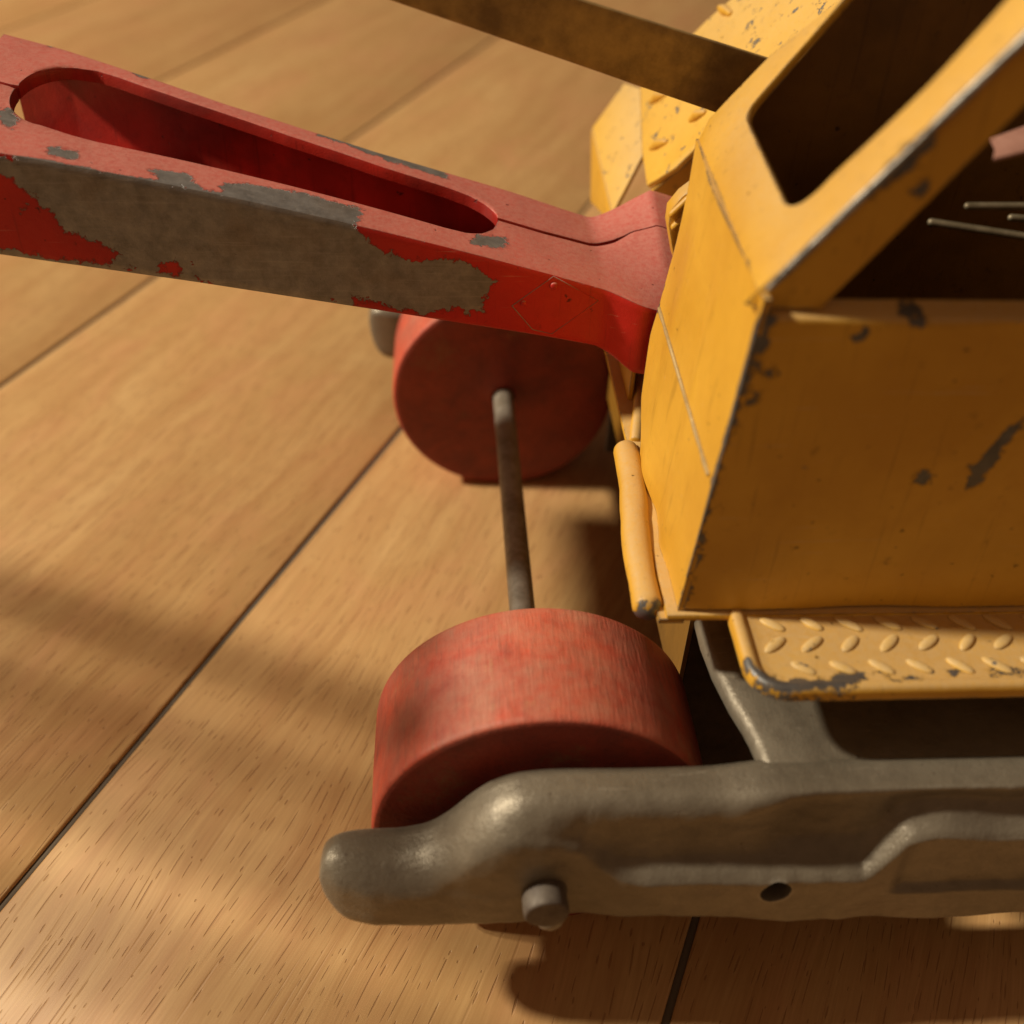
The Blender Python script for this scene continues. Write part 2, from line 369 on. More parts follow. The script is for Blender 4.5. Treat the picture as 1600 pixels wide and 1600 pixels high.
# wheels, turned from solid wood
def wheel(x, y0, y1, seed):
    R = 2.0; prof = []
    T = y1-y0
    for r_, y in [(.21, .0), (.7, .0), (1.3, .0), (R-.10, .0), (R-.035, .012), (R-.008, .04), (R, .10), (R+.004, T*.25), (R+.008, T*.5), (R+.004, T*.75),
                  (R, T-.1), (R-.008, T-.04), (R-.035, T-.012), (R-.10, T), (1.3, T), (.7, T), (.21, T)]: prof.append((r_, y))
    N = 128; rings = []
    for i in range(N):
        a = 2*math.pi*i/N; rr_ = [q*(1+.0035*noise.noise(Vector((math.cos(a)*2, math.sin(a)*2, seed+q))) if q > 1.5 else 1) for q, _ in prof]
        rings.append([(x+rr_[j]*math.cos(a), y0+prof[j][1], R+rr_[j]*math.sin(a)) for j in range(len(prof))])
    V, F = grid(rings, True, True)
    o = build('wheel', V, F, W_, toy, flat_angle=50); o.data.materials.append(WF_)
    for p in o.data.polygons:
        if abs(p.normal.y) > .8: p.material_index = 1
    return o
wheel(0, 0, 1.74, 1.3); wheel(0, 9.15, 10.9, 4.1)
wheel(12.2, 0, 1.74, 7.3); wheel(12.2, 9.15, 10.9, 9.1)

# axles with mushroomed ends
for x in (0, 12.2):
    V, F = tube([(x, -1.05, 2.0), (x, 2, 2.0), (x, 6, 2.0), (x, 12.0, 2.0)], .185, 28); build('axle', V, F, AX_, toy, flat_angle=50)
    zq = at(852, 1416, 'y', -1.22)[2]
    P = [(x-.08, -1.33, zq), (x-.08, -1.31, zq), (x-.08, -1.26, zq), (x-.08, -1.12, zq), (x-.05, -.9, zq-.03)]
    V, F = tube(P, [.225, .24, .245, .245, .24], 28, cap=.03)
    V = [(v[0]+.014*noise.noise(Vector(v)*5), v[1]+.014*noise.noise(Vector(v)*4), v[2]+.012*noise.noise(Vector(v)*6)) for v in V]
    build('axle_head', V, F, PN_, toy, flat_angle=50)

# cast side frames
TOPX = [(500, 1350), (505, 1330), (520, 1313), (548, 1301), (600, 1294), (650, 1290), (690, 1277), (718, 1252), (745, 1228), (785, 1207), (840, 1198), (900, 1197), (1000, 1197), (1110, 1193), (1190, 1190)]
BOTX = [(500, 1352), (510, 1395), (530, 1428), (557, 1449), (596, 1459), (700, 1459), (790, 1456), (850, 1451), (887, 1444), (945, 1434), (1000, 1431), (1100, 1431), (1262, 1427), (1330, 1431), (1412, 1434), (1525, 1430), (1600, 1424)]
tp = [at(*p, 'y', [-.6, -.54, -.46, -.38][i] if i < 4 else -.31) for i, p in enumerate(TOPX)]; tp[0] = at(500, 1352, 'y', -.6); bp = [at(*p, 'y', [-.6, -.66, -.74, -.85][i] if i < 4 else -.95) for i, p in enumerate(BOTX)]; bp[0] = tp[0]-np.array([0, 0, .06])
tx, tz = [p[0] for p in tp], [p[2] for p in tp]; bx_, bz = [p[0] for p in bp], [p[2] for p in bp]
x_ledge = [at(*p, 'y', -1.1) for p in [(760, 1318), (840, 1330), (900, 1337), (960, 1368), (1000, 1374), (1200, 1374), (1370, 1368), (1385, 1350), (1410, 1325), (1480, 1312), (1560, 1318)]]
lx, lz = [p[0] for p in x_ledge], [p[2] for p in x_ledge]
LXE = lx[-1]
def sm(a, b, v): t = max(0., min(1., (v-a)/(b-a))); return t*t*(3-2*t)
def disp(x, z, zt, zb):
    """how far the cast face stands out at x, z"""
    zl = sum(interp(min(x+o_, LXE), lx, lz) for o_ in (-.15, -.1, -.05, 0, .05, .1, .15))/7
    d = 0
    low = 1-sm(zl-.09, zl+.10, z)                      # lower band stands proud
    d += (.05+.15*sm(.2, 1.0, x)-.07*sm(3.2, 3.8, x))*low*sm(-1.1, -.1, x)
    up = sm(zl+.1, zt-.25, z)                          # upper band leans inward below the rim
    d -= .10*sm(2.0, 2.8, x)*sm(zl, zl+.3, z); d -= .10*math.sin(math.pi*min(1, max(0, (z-zl)/(zt-zl+1e-6))))**.8*sm(-.4, .6, x)
    d += .13*math.exp(-((x+1.0)/1.4)**2)*(1-abs(2*(z-zb)/(zt-zb+1e-6)-1)**3)    # rounded swelling round the axle and nose
    if x > 3.6: d += -.09*sm(3.7, 3.95, x)*(sm(2.18, 2.30, z))*(1-sm(zl-.16, zl-.06, z))
    d -= .05*math.exp(-((x-.0)**2+(z-2.03)**2)/.14)     # dished round the axle head
    d += .035*noise.noise(Vector((x*1.3, z*1.6, 2))) + .012*noise.noise(Vector((x*5, z*5, 6)))
    return d
def side_frame(mirror):
    xs = [tx[0]+.004+.55*(1-math.cos(k/10*math.pi/2)) for k in range(10)]
    x = xs[-1]+.06
    while x < 15: xs.append(x); x += .035 if x < 6.3 else .4
    NS = 160; NB = 142; rings = []
    for x in xs:
        SMO = (-.2, -.13, -.07, 0, .07, .13, .2); kk = min(1, max(0, (x-tx[0])/.5)); zt = sum(interp(min(max(x+o_*kk, tx[0]), tx[-1]), tx, tz) for o_ in SMO)/7+.08*sm(1.6, 2.4, x)
        zb = sum(interp(max(x+o_*kk, bx_[0]), bx_, bz) for o_ in SMO)/7
        e = (x-tx[0])/.7; th = 1.0 if e > 1 else max(.05, math.sqrt(max(0, 1-(1-e)**2)))   # nose thins out round
        ring = []; zc, hz = (zt+zb)/2, max((zt-zb)/2, .02); yo, yi = -.92, -.27; yc = (yo+yi)/2; hy = (yi-yo)/2*(.35+.65*th)
        for k in range(NS):
            full = yi-yo
            if k < NB:
                q = k/(NB-1); q = .6*q+.4*(1-math.cos(math.pi*q))/2; zz = zt-(zt-zb)*q; rr0 = min(.36-.16*sm(1.7, 2.6, x), hz*.98)
                de = min(zt-zz, zz-zb); ins = rr0-math.sqrt(max(0, rr0*rr0-(rr0-de)**2)) if de < rr0 else 0
                yy = yc-hy+ins*min(1, 1.9*hy/full); wgt = max(0, 1-ins/rr0)
            else:
                q = (k-NB+1)/(NS-NB+1)
                if q < .25: zz = zb; yy = yc-hy+rr0*min(1, 1.9*hy/full)+(2*hy-rr0-.05)*q*4*.9
                elif q < .75: zz = zb+.04+(zt-zb-.08)*(q-.25)*2; yy = yc+hy
                else: zz = zt; yy = yc-hy+rr0*min(1, 1.9*hy/full)+(2*hy-rr0-.05)*(1-q)*4*.9
                wgt = 0
            yy -= disp(x, zz, zt, zb)*wgt*(.3+.7*th)
            if mirror: yy = 2*CY-yy
            ring.append((x, yy, zz))
        rings.append(ring)
    V, F = grid(rings, False, True); F.append(tuple(range(NS))); F.append(tuple((len(xs)-1)*NS+k for k in range(NS)))
    return build('side_frame', V, F, G_, toy, flat_angle=70)
nf = side_frame(False); ff = side_frame(True)
# drilled hole
hc = at(1215, 1405, 'y', -1.2)
V, F = tube([(hc[0], -2, hc[2]), (hc[0], -.2, hc[2]+.0)], .175, 32, cap=False)
cut = build('cutter', V, F, G_, None)
m = nf.modifiers.new('h', 'BOOLEAN'); m.object = cut; m.operation = 'DIFFERENCE'; m.solver = 'EXACT'
bpy.context.view_layer.update(); bake(nf); bpy.data.objects.remove(cut); nf.data.shade_smooth(); nf.data.set_sharp_from_angle(angle=math.radians(60))

# added unseen strips that block light leaking between side frames and wheels
V, F = box(-1.7, 13, -.31, -.03, 1.46, 1.52); build('light_block_strip', V, F, G_, toy, smooth=False)
V, F = box(-1.7, 13, 2*CY+.03, 2*CY+.31, 1.46, 1.52); build('light_block_strip', V, F, G_, toy, smooth=False)
# chassis deck: folded plate between the frames
DZ = -.50
edge_pts = [at(*p, 'z', 4.2+DZ) for p in [(1190, 1190), (1182, 1165), (1170, 1140), (1150, 1106), (1124, 1069), (1091, 975)]]
ey, ex_ = [p[1] for p in edge_pts], [p[0] for p in edge_pts]
ys = [-.50, -.47, -.42, -.35, -.2, 0, .2, .5, 1.0, 1.5, 2.5, 4, 6, 8, 9.5, 10.4, 10.9, 11.3, 11.68]; rows = []
for y in ys:
    yy = y if y < CY else 2*CY-y
    xe = interp(yy, ey, ex_) if yy < 1.3 else ex_[-1]; r = []
    r.append((xe+.02, y, 3.97)); r.append((xe, y, 4.06)); r.append((xe+.05, y, 4.16))
    for f in (.12, .3, .45): r.append((xe+f, y, 4.19+.01*f))
    r += [(xe+.58, y, 4.187), (xe+.68, y, 4.165), (xe+.85, y, 4.15), (3.6, y, 4.15), (5, y, 4.15), (7, y, 4.15), (10.5, y, 4.15)]
    dz_ = {-.35: -.01, -.42: -.03, -.47: -.08, -.50: -.14}.get(y, 0)+DZ; r = [(p[0]+.3*0, p[1], p[2]+dz_) for p in r]
    rows.append(r)
V, F = grid(rows); o = build('chassis_deck', V, F, G_, toy); solid(o, .12)
V, F = box(1.95, 11, 1.86, 1.94, .3, 3.62); build('inner_chassis_wall', V, F, DKM_, toy, smooth=False)  # reaches low to cover the lit floor behind the wheel
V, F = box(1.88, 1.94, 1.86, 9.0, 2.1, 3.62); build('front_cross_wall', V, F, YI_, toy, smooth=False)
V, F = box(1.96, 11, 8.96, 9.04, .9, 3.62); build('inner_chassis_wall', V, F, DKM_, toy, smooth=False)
# turntable drum under the cab
V, F = tube([(5.2, CY, 3.75), (5.2, CY, 4.62)], 2.6, 64, cap=False); build('turntable', V, F, BK_, toy, flat_angle=40)

# ---- superstructure -----------------------------------------------------------------
V, F = box(1.30, 13, .93, 10.2, 4.52, 4.62); V = [(v[0]+(.0 if v[0] > 2 else 0), v[1], v[2]) for v in V]
o = build('base_plate', V, F, Y_, toy); bevel(o, .03)

# side wall with its turned-in sill
def fx(z, y=1.0): return 1.43+(z-4.64)*(.235/3.66)+ .02*math.sin((y-1)*1.1)   # front edge of the cab
ZS = 8.28
rows = []; NX = 110
zs = [4.64+(ZS-.06-4.64)*i/60 for i in range(61)]
prof = [(z, .0) for z in zs] + [(ZS-.03, .012), (ZS-.008, .035), (ZS, .08), (ZS+.01, .2), (ZS+.02, .33)]
for i in range(NX+1):
    t = i/NX; r = []
    for z, dy in prof:
        x = fx(z)+t*(8.6-fx(z)); wv = .018*noise.noise(Vector((x*.7, z*.8, 5)))+.014*math.sin(x*2.6+z)
        r.append((x, 1.0+dy+(wv if dy == 0 else 0), z))
    rows.append(r)
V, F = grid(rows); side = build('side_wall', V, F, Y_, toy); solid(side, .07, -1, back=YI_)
def P3(L, ax, v): return [at(a, b, ax, v) for a, b in L]
chips(side, [P3(q, 'y', 1.0) for q in [
    [(1508, 762), (1512, 735), (1540, 705), (1572, 668), (1605, 648), (1605, 662), (1580, 680), (1550, 720), (1530, 752)],
    [(1427, 752), (1440, 730), (1457, 744), (1450, 757)],
    [(1420, 494), (1446, 494), (1444, 513), (1428, 512)],
    [(1187, 594), (1210, 572), (1214, 580), (1196, 597)], [(1160, 632), (1182, 608), (1188, 615), (1168, 634)],
    [(1336, 528), (1356, 516), (1360, 521), (1344, 531)],
    [(1188, 490), (1197, 490), (1150, 650), (1112, 770), (1074, 945), (1062, 945), (1103, 760), (1140, 640)],
        [(1188, 492), (1214, 495), (1204, 520), (1190, 560), (1180, 590), (1172, 575)],
    [(1108, 745), (1122, 752), (1100, 815), (1094, 860), (1082, 900), (1074, 895)], [(1172, 575), (1182, 577), (1150, 640), (1135, 690), (1122, 745), (1113, 742)]]],
    (0, 2))
# pressed front panel with vertical flutes, far lower corner cut away
FR = [(4.62, 3.85), (4.8, 4.0), (5.15, 4.40), (5.94, 4.70), (6.5, 4.64), (7.3, 4.62), (7.9, 4.66), (8.46, 4.78)]
rows = []
def front_x(z, y):
    fl = .035*math.exp(-((y-2.05-.10*(z-4.6))/.22)**2)+.05*math.exp(-((y-3.4-.06*(z-4.6))/.3)**2)-.03*math.exp(-((y-2.7)/.25)**2)
    return fx(z)-fl*(1-sm(7.0, 8.3, z))+.10*sm(3.2, 4.8, y)*sm(5., 8, z)
for i in range(72):
    z = 4.62+(8.46-4.62)*i/71; ymax = interp(z, [a for a, b in FR], [b for a, b in FR]); r = []
    for j in range(60):
        y = 1.0+(ymax-1.0)*j/59; rag = .03*noise.noise(Vector((0, z*4, 3))) if j in (0,) else 0
        fl = .035*math.exp(-((y-2.05-.10*(z-4.6))/.22)**2)+.05*math.exp(-((y-3.4-.06*(z-4.6))/.3)**2)-.03*math.exp(-((y-2.7)/.25)**2)
        fl *= 1-sm(7.0, 8.3, z)
        x = fx(z)-fl+.10*sm(3.2, 4.8, y)*sm(5., 8, z)
        r.append((x+.002, y+rag*.3, z))
    rows.append(r)
V, F = grid(rows); front = build('front_panel', V, F, Y_, toy); solid(front, .07, 1)
chips(front, [[(0, 1.0, 6.25), (0, 1.07, 6.4), (0, 1.03, 7.9), (0, 1.0, 8.3), (0, .97, 8)], [(0, 3.93, 6.4), (0, 4.3, 7.0), (0, 5, 7.05), (0, 5, 6.3)][:0] or [(0, 4.62, 6.3), (0, 4.7, 7.0), (0, 5, 7), (0, 5, 6.3)]], (1, 2))
# solder bead running across it
bead = []
for i in range(61):
    t = i/60; px, py = 1108+(1031-1108)*t, 742+(482-742)*t; d = FV + RV*(px-800)/FPX - UV_*(py-800)/FPX; k = 10.
    for _ in range(60): P = CP+d*k; k -= (P[0]-front_x(P[2], P[1]))/d[0]*.6
    P = CP+d*k; bead.append((P[0]-.005, P[1], P[2]))
V, F = tube(bead, [.027*(1+.35*noise.noise(Vector((0, p[1]*4, 0)))) for p in bead], 10, cap=.3); build('solder_seam', V, F, SOLD_, toy)

# raked windscreen frame: a plate with a rounded opening
A0 = Vector((1.675, 1.02, 8.40)); nW = Vector((.8253, -.0312, -.5638)).normalized()
eu = Vector((.0430, .9991, 0)); eu = (eu-nW*eu.dot(nW)).normalized(); ev = nW.cross(eu); ev = ev if ev.z > 0 else -ev
def wp(px, py):
    d = Vector(FV + RV*(px-800)/FPX - UV_*(py-800)/FPX); c = Vector(CP); P = c+d*((A0-c).dot(nW)/d.dot(nW)); q = P-A0; return q.dot(eu), q.dot(ev)
def ext(a, b, f): return (b[0]+(b[0]-a[0])*f, b[1]+(b[1]-a[1])*f)
nb, nt = wp(1190, 462), wp(1600, 60); fb, ft = wp(1096, 222), wp(1321, 0)
ib, it = wp(1262, 318), wp(1582, 0); jb, jt = wp(1180, 168), wp(1325, 0)
VT = 5.4
def along(a, b, v): f = (v-a[1])/(b[1]-a[1]); return (a[0]+(b[0]-a[0])*f, v)
outer = [(.02, 0), along(nb, nt, VT)]
outer = [nb, along(nb, nt, VT), (4.0, VT), (3.9, ft[1]+.8), ft, wp(1208, 90), wp(1140, 160), wp(1112, 190), fb]
cA, cB, cC, cD = wp(1238, 335), wp(1168, 165), None, None
top_v = VT-.7
iA = along(ib, it, top_v); jA = along(jb, jt, top_v)
def rc(p0, p1, p2, r, n=7):
    p0, p1, p2 = map(lambda q: Vector((q[0], q[1], 0)), (p0, p1, p2)); a = p1+(p0-p1).normalized()*r; b = p1+(p2-p1).normalized()*r
    return [tuple((a*(1-t)**2+p1*2*t*(1-t)+b*t*t)[:2]) for t in [i/(n-1) for i in range(n)]]
inner_c = [wp(1240, 338), (min(iA[0], 1.2), top_v), (2.75, top_v), jt if False else along(jb, jt, jt[1]), wp(1166, 182)]
hole = rc(inner_c[4], wp(1241, 344), wp(1300, 285), .40, 10)+[wp(1300, 284), wp(1340, 247), wp(1380, 210), wp(1418, 174), wp(1455, 138), wp(1490, 101), wp(1522, 66), wp(1552, 33), wp(1582, 0)]+rc(wp(1582, 0), inner_c[1], inner_c[2], .3)+rc(inner_c[1], inner_c[2], inner_c[3], .2)+[inner_c[3]]+rc(inner_c[3], inner_c[4], inner_c[0], .22)
def plate(name, outer, hole, t, mat, bev=.025):
    bm = bmesh.new()
    def loop(L):
        vs = [bm.verts.new((A0+eu*u+ev*v)*CM) for u, v in L]; return [bm.edges.new((vs[i-1], vs[i])) for i in range(len(vs))]
    e = loop(outer)+(loop(hole) if hole else [])
    bmesh.ops.triangle_fill(bm, edges=e, use_beauty=True, use_dissolve=False)
    me = bpy.data.meshes.new('t'); bm.to_mesh(me); bm.free()
    V = [tuple(v.co/CM) for v in me.vertices]; F = [tuple(p.vertices) for p in me.polygons]; bpy.data.meshes.remove(me)
    return build(name, V, F, mat, toy, smooth=False)
def dense(L, step):
    out = []
    for i in range(len(L)):
        a, b = Vector(L[i-1]), Vector(L[i]); n = max(1, int((b-a).length/step))
        out += [tuple(a+(b-a)*k/n) for k in range(n)]
    return out
ws = plate('windscreen_frame', dense(outer, .25), dense(hole, .2), .07, Y_)
m = ws.modifiers.new('t', 'SOLIDIFY'); m.thickness = .09*CM; m.offset = 0
bevel(ws, .03)
# near pillar, the part that turns back along the cab side
pb = [at(*p, 'y', 1.2) for p in [(1192, 463), (1290, 460), (1430, 302), (1600, 150)]]
p2 = [at(*p, 'y', 1.2) for p in [(1186, 450), (1600, 62)]]
def lx_(a, b, z): f = (z-a[2])/(b[2]-a[2]); return a[0]+(b[0]-a[0])*f
rows = []
for i in range(46):
    z = 8.31+ (12.9-8.31)*i/45; x0 = lx_(p2[0], p2[1], z)+.03; x1 = lx_(pb[1], pb[3], z); x1 = max(x1, x0+.35)
    if z > 12: x1 += (z-12)*3
    uu = nb[0]; yN = 1.03+ .035*(z-8.4)*0
    rows.append([(x0, 1.22, z)] + [(x0+(x1-x0)*k/10, 1.19, z) for k in range(1, 10)]+[(x1-.02, 1.19, z), (x1, 1.26, z)])
V, F = grid(rows); pil = build('window_pillar', V, F, Y_, toy); solid(pil, .07)
chips(pil, [P3([(1352, 300), (1395, 250), (1440, 200), (1462, 195), (1452, 225), (1425, 252), (1392, 282)], 'y', 1.19), P3([(1420, 292), (1438, 280), (1446, 292), (1430, 312)], 'y', 1.19)], (0, 2))
chips(ws, [[tuple(A0+eu*u+ev*v) for u, v in map(lambda p: wp(*p), Q)] for Q in [[(1355, 292), (1380, 250), (1420, 208), (1440, 198), (1450, 190), (1440, 215), (1380, 275)], [(1172, 395), (1178, 402), (1182, 428), (1174, 415)]]], (1, 2))
# bare worn edge where windscreen and pillar meet
pe = []
for i in range(60):
    z = 8.36+4.3*i/59; f = .02+.98*i/59; u_, v_ = nb[0]+(nt[0]-nb[0])*f*1.4, nb[1]+(nt[1]-nb[1])*f*1.4; q = A0+eu*u_+ev*v_+Vector((0, .002+.012*noise.noise(Vector((1, f*9, 0))), 0)); pe.append(tuple(q))
V, F = tube(pe, [.036*(1+.6*noise.noise(Vector((0, 0, p[2]*2.2)))) for p in pe], 10, cap=.5); build('worn_edge', V, F, ED_, toy)
# rest of the cab shell
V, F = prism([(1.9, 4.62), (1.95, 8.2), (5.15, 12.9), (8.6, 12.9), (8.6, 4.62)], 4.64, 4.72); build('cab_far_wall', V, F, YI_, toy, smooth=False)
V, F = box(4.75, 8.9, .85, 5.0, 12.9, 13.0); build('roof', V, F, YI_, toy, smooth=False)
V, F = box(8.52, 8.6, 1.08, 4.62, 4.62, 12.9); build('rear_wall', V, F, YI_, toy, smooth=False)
# control rods and drum inside
def rod(name, a, b, r, mat):
    V, F = tube([a, tuple((Vector(a)+Vector(b))/2), b], r, 14); return build(name, V, F, mat, toy)
a = at(1455, 347, 'y', 3.2); b = at(1625, 373, 'y', 3.0); rod('control_rod', tuple(a), tuple(Vector(b)+Vector((Vector(b)-Vector(a)))*.8), .038, LV_)
a = at(1512, 322, 'y', 3.4); b = at(1640, 322, 'y', 3.4); rod('control_rod', tuple(a), tuple(Vector(b)+(Vector(b)-Vector(a))*.8), .04, LV_)
a = at(1580, 340, 'y', 3.7); b = at(1660, 346, 'y', 3.7); rod('control_rod', tuple(a), tuple(Vector(b)+(Vector(b)-Vector(a))*.8), .04, LV_)
q4 = [at(1546, 216, 'z', 9.3), at(1600, 196, 'z', 9.3), at(1690, 176, 'z', 9.3), at(1690, 222, 'z', 9.3), at(1600, 236, 'z', 9.3), at(1551, 248, 'z', 9.3), at(1554, 232, 'z', 9.3)]
V = [tuple(p) for p in q4]+[(p[0]+.02, p[1], p[2]-.035) for p in q4]; n_ = len(q4)
o = build('lever_plate', V, [tuple(range(n_)), tuple(range(n_, 2*n_))]+[(i, (i+1) % n_, n_+(i+1) % n_, n_+i) for i in range(n_)], PK_, toy); bevel(o, .01)
# hopper floor inside, dark red
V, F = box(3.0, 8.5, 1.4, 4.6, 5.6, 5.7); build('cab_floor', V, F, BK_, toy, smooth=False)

# tube bumpers rolled along the lower front edge
a, b = at(978, 706, 'z', 4.55), at(1010, 945, 'z', 4.55)
pts = [Vector(a)*(1-t)+Vector(b)*t+Vector((.02*math.sin(7*t), 0, .02*math.sin(5*t))) for t in [i/14 for i in range(15)]]
pts = [tuple(p) for p in pts]
V, F = tube(pts, [.172+.012*noise.noise(Vector(p)*3)+.010*noise.noise(Vector(p)*9) for p in pts], 26, cap=.8); o = build('front_tube', V, F, Y_, toy); chips(o, [P3([(975, 962), (1000, 945), (1012, 958), (1028, 948), (1040, 1000), (980, 1000)], 'z', 4.55)], (0, 1))
a, b = at(1006, 562, 'z', 4.75), at(993, 690, 'z', 4.6)
V, F = tube([tuple(a), tuple((a+b)/2), tuple(b)], .085, 16, cap=.3); build('front_rod', V, F, Y_, toy)
V, F = box(1.22, 1.5, .93, 1.5, 4.50, 4.56); build('tube_tab', V, F, Y_, toy, smooth=False)
# pivot lug between boom and cab
L_ = [at(*p, 'y', 5.0) for p in [(1044, 322), (1062, 300), (1082, 285), (1100, 300), (1078, 400), (1050, 400), (1041, 345)]]
V, F = prism([(p[0], p[2]) for p in L_], 4.86, 5.12); o = build('pivot_lug', V, F, Y_, toy); bevel(o, .03)
for dd in (0, .16):
    a, b = at(1050, 335, 'y', 4.84), at(1082, 305, 'y', 4.84)
    V, F = tube([tuple(Vector(a)+Vector((dd*.3, 0, -dd))), tuple(Vector(b)+Vector((dd*.3, 0, -dd)))], .045, 12); build('lug_rib', V, F, Y_, toy)

# running board with tread plate
rb = [at(1138, 952, 'z', 4.66), at(1140, 1010, 'z', 4.66), at(1230, 1078, 'z', 4.66)]
X0, X1, Y0, Y1, Rr = 2.0, 9.0, -.20, 1.02, .42
def rb_path(off, nseg=14):
    r = Rr-off; pts = [(X0+off, Y1-.02)]
    for i in range(7): pts.append((X0+off, Y1-.02-(Y1-.02-Y0-Rr)*(i+1)/8))
    for i in range(nseg+1):
        a_ = math.pi+math.pi/2*i/nseg; pts.append((X0+Rr+r*math.cos(a_), Y0+Rr+r*math.sin(a_)))
    for i in range(1, 61): pts.append((X0+Rr+(X1-X0-Rr)*i/60, Y0+off))
    return pts
prof = [(0.02, 4.47), (0.0, 4.485), (0, 4.52), (0, 4.58), (.015, 4.63), (.05, 4.655), (.10, 4.655), (.14, 4.635), (.165, 4.60), (.19, 4.59), (.30, 4.585)]
rows = []
for off, z in prof:
    base = rb_path(min(off, .36)); rows.append([(p[0], p[1], z+.008*noise.noise(Vector((p[0]*2, p[1]*2, 0)))) for p in base])
base = rb_path(.30); rows.append([(max(p[0], X0+.45), 1.0, 4.585) for p in base])
V, F = grid(rows); board = build('running_board', V, F, Y_, toy); solid(board, .06)
CH = [[(1538, 1046), (1580, 1040), (1604, 1046), (1600, 1056), (1550, 1056)], [(1395, 1062), (1440, 1058), (1442, 1066), (1400, 1068)], [(1158, 1040), (1168, 1032), (1185, 1052), (1230, 1062), (1300, 1060), (1320, 1048), (1345, 1050), (1350, 1060), (1330, 1080), (1230, 1085), (1190, 1072)],
      [(1460, 1052), (1500, 1046), (1520, 1052), (1490, 1058)], [(1360, 1052), (1385, 1048), (1390, 1056)]]
chips(board, [P3(q, 'z', 4.6) for q in CH], (0, 1))
# embossed treads
def tread_mesh():
    V = []; F = []; nu, nv = 13, 8; R0 = []
    for i in range(nu):
        t = -1+2*i/(nu-1); wd = .062*math.sqrt(max(.0, 1-t*t))+.002; h = .038*math.sqrt(max(0, 1-t*t))
        R0.append([(t*.17, wd*math.cos(math.pi*k/nv), -.012+h*math.sin(math.pi*k/nv)) for k in range(nv+1)])
    V, F = grid(R0); return V, F
first = None; tr = random.Random(3)
for j, y in enumerate((.80, .50, .16)):
    for i in range(16):
        a_ = at([1208, 1190, 1228][j], 1000, 'z', 4.6)[0]; xx = 2.44+[.02, -.04, .18][j]+.425*i
        if xx > 8.8 or (j == 2 and i == 0 and False): continue
        if first is None:
            o = build('tread', *tread_mesh(), HY_, None, origin=(0, 0, 0)); first = o
        else: o = first.copy(); COL.objects.link(o)
        o.location = Vector((xx+tr.uniform(-.02, .02), y-.02*i*0, 4.60))*CM
        o.rotation_euler = (0, 0, math.radians((-38 if j != 1 else 42)+tr.uniform(-5, 5))); o.scale = (tr.uniform(.85, 1.05), 1, tr.uniform(.75, 1.05)); 
        o.parent = board; o.location = Vector(o.location)-(Vector(board.location)+Vector(toy.location))

# ---- boom ---------------------------------------------------------------------------
def bzt(x): return 6.6917-.28021*x-.00877*x*x
FE = [(-12.5, 9.0), (-7.22, 8.85), (-6.34, 8.65), (-5.36, 8.30), (-4.09, 7.86), (-2.96, 7.60), (-2.0, 7.42), (-1.03, 7.34), (-.13, 7.30), (.6, 7.22), (1.07, 7.2), (1.6, 7.35), (2.4, 7.4)]
BZ = [(-7.2, 6.9), (-6.46, 6.79), (-4.23, 6.45), (-1.79, 6.04), (.2, 5.70), (.9, 5.56), (1.1, 5.45), (1.4, 5.24), (2.4, 5.1)]
def arc_end(y0, y1, n=12): return [(-6.5+.55*(1-math.cos(math.pi/2*k/n)), y0+(y1-y0)*math.sin(math.pi/2*k/n)) for k in range(n+1)]
SLN = arc_end(6.95, 5.98) + [(-5.60, 5.86), (-5.28, 5.80), (-4.18, 5.76), (-3.03, 5.70), (-1.85, 5.62), (-1.1, 5.56), (-.8, 5.57), (-.6, 5.68), (-.45, 5.90), (-.38, 6.2)]
SLF = arc_end(7.05, 8.02) + [(-5.79, 8.05), (-5.5, 7.97), (-5.2, 7.85), (-4.47, 7.60), (-3.18, 7.22), (-1.9, 6.92), (-1.04, 6.80), (-.75, 6.72), (-.55, 6.58), (-.43, 6.42), (-.38, 6.26)]
CR = [(-.38, 6.235), (.24, 6.21), (.87, 6.25), (1.25, 6.40), (1.51, 6.56)]
XE = -7.15
xs = sorted(set([XE+.11*i for i in range(0, 6)] + [-6.50+.55*(1-math.cos(math.pi/2*k/12)) for k in range(13)]+[-5.95, -5.9] + [-6.08+.1*i for i in range(51)] + [-.98+.6*math.sin(math.pi/2*k/12) for k in range(13)] + [-.38+.06*i for i in range(46)]))
def zb_(x): return interp(x, [a for a, b in BZ], [b for a, b in BZ])
def yf_(x): return interp(x, [a for a, b in FE], [b for a, b in FE])
def ynear(x): return 5.0-.16*sm(.9, 1.5, x)
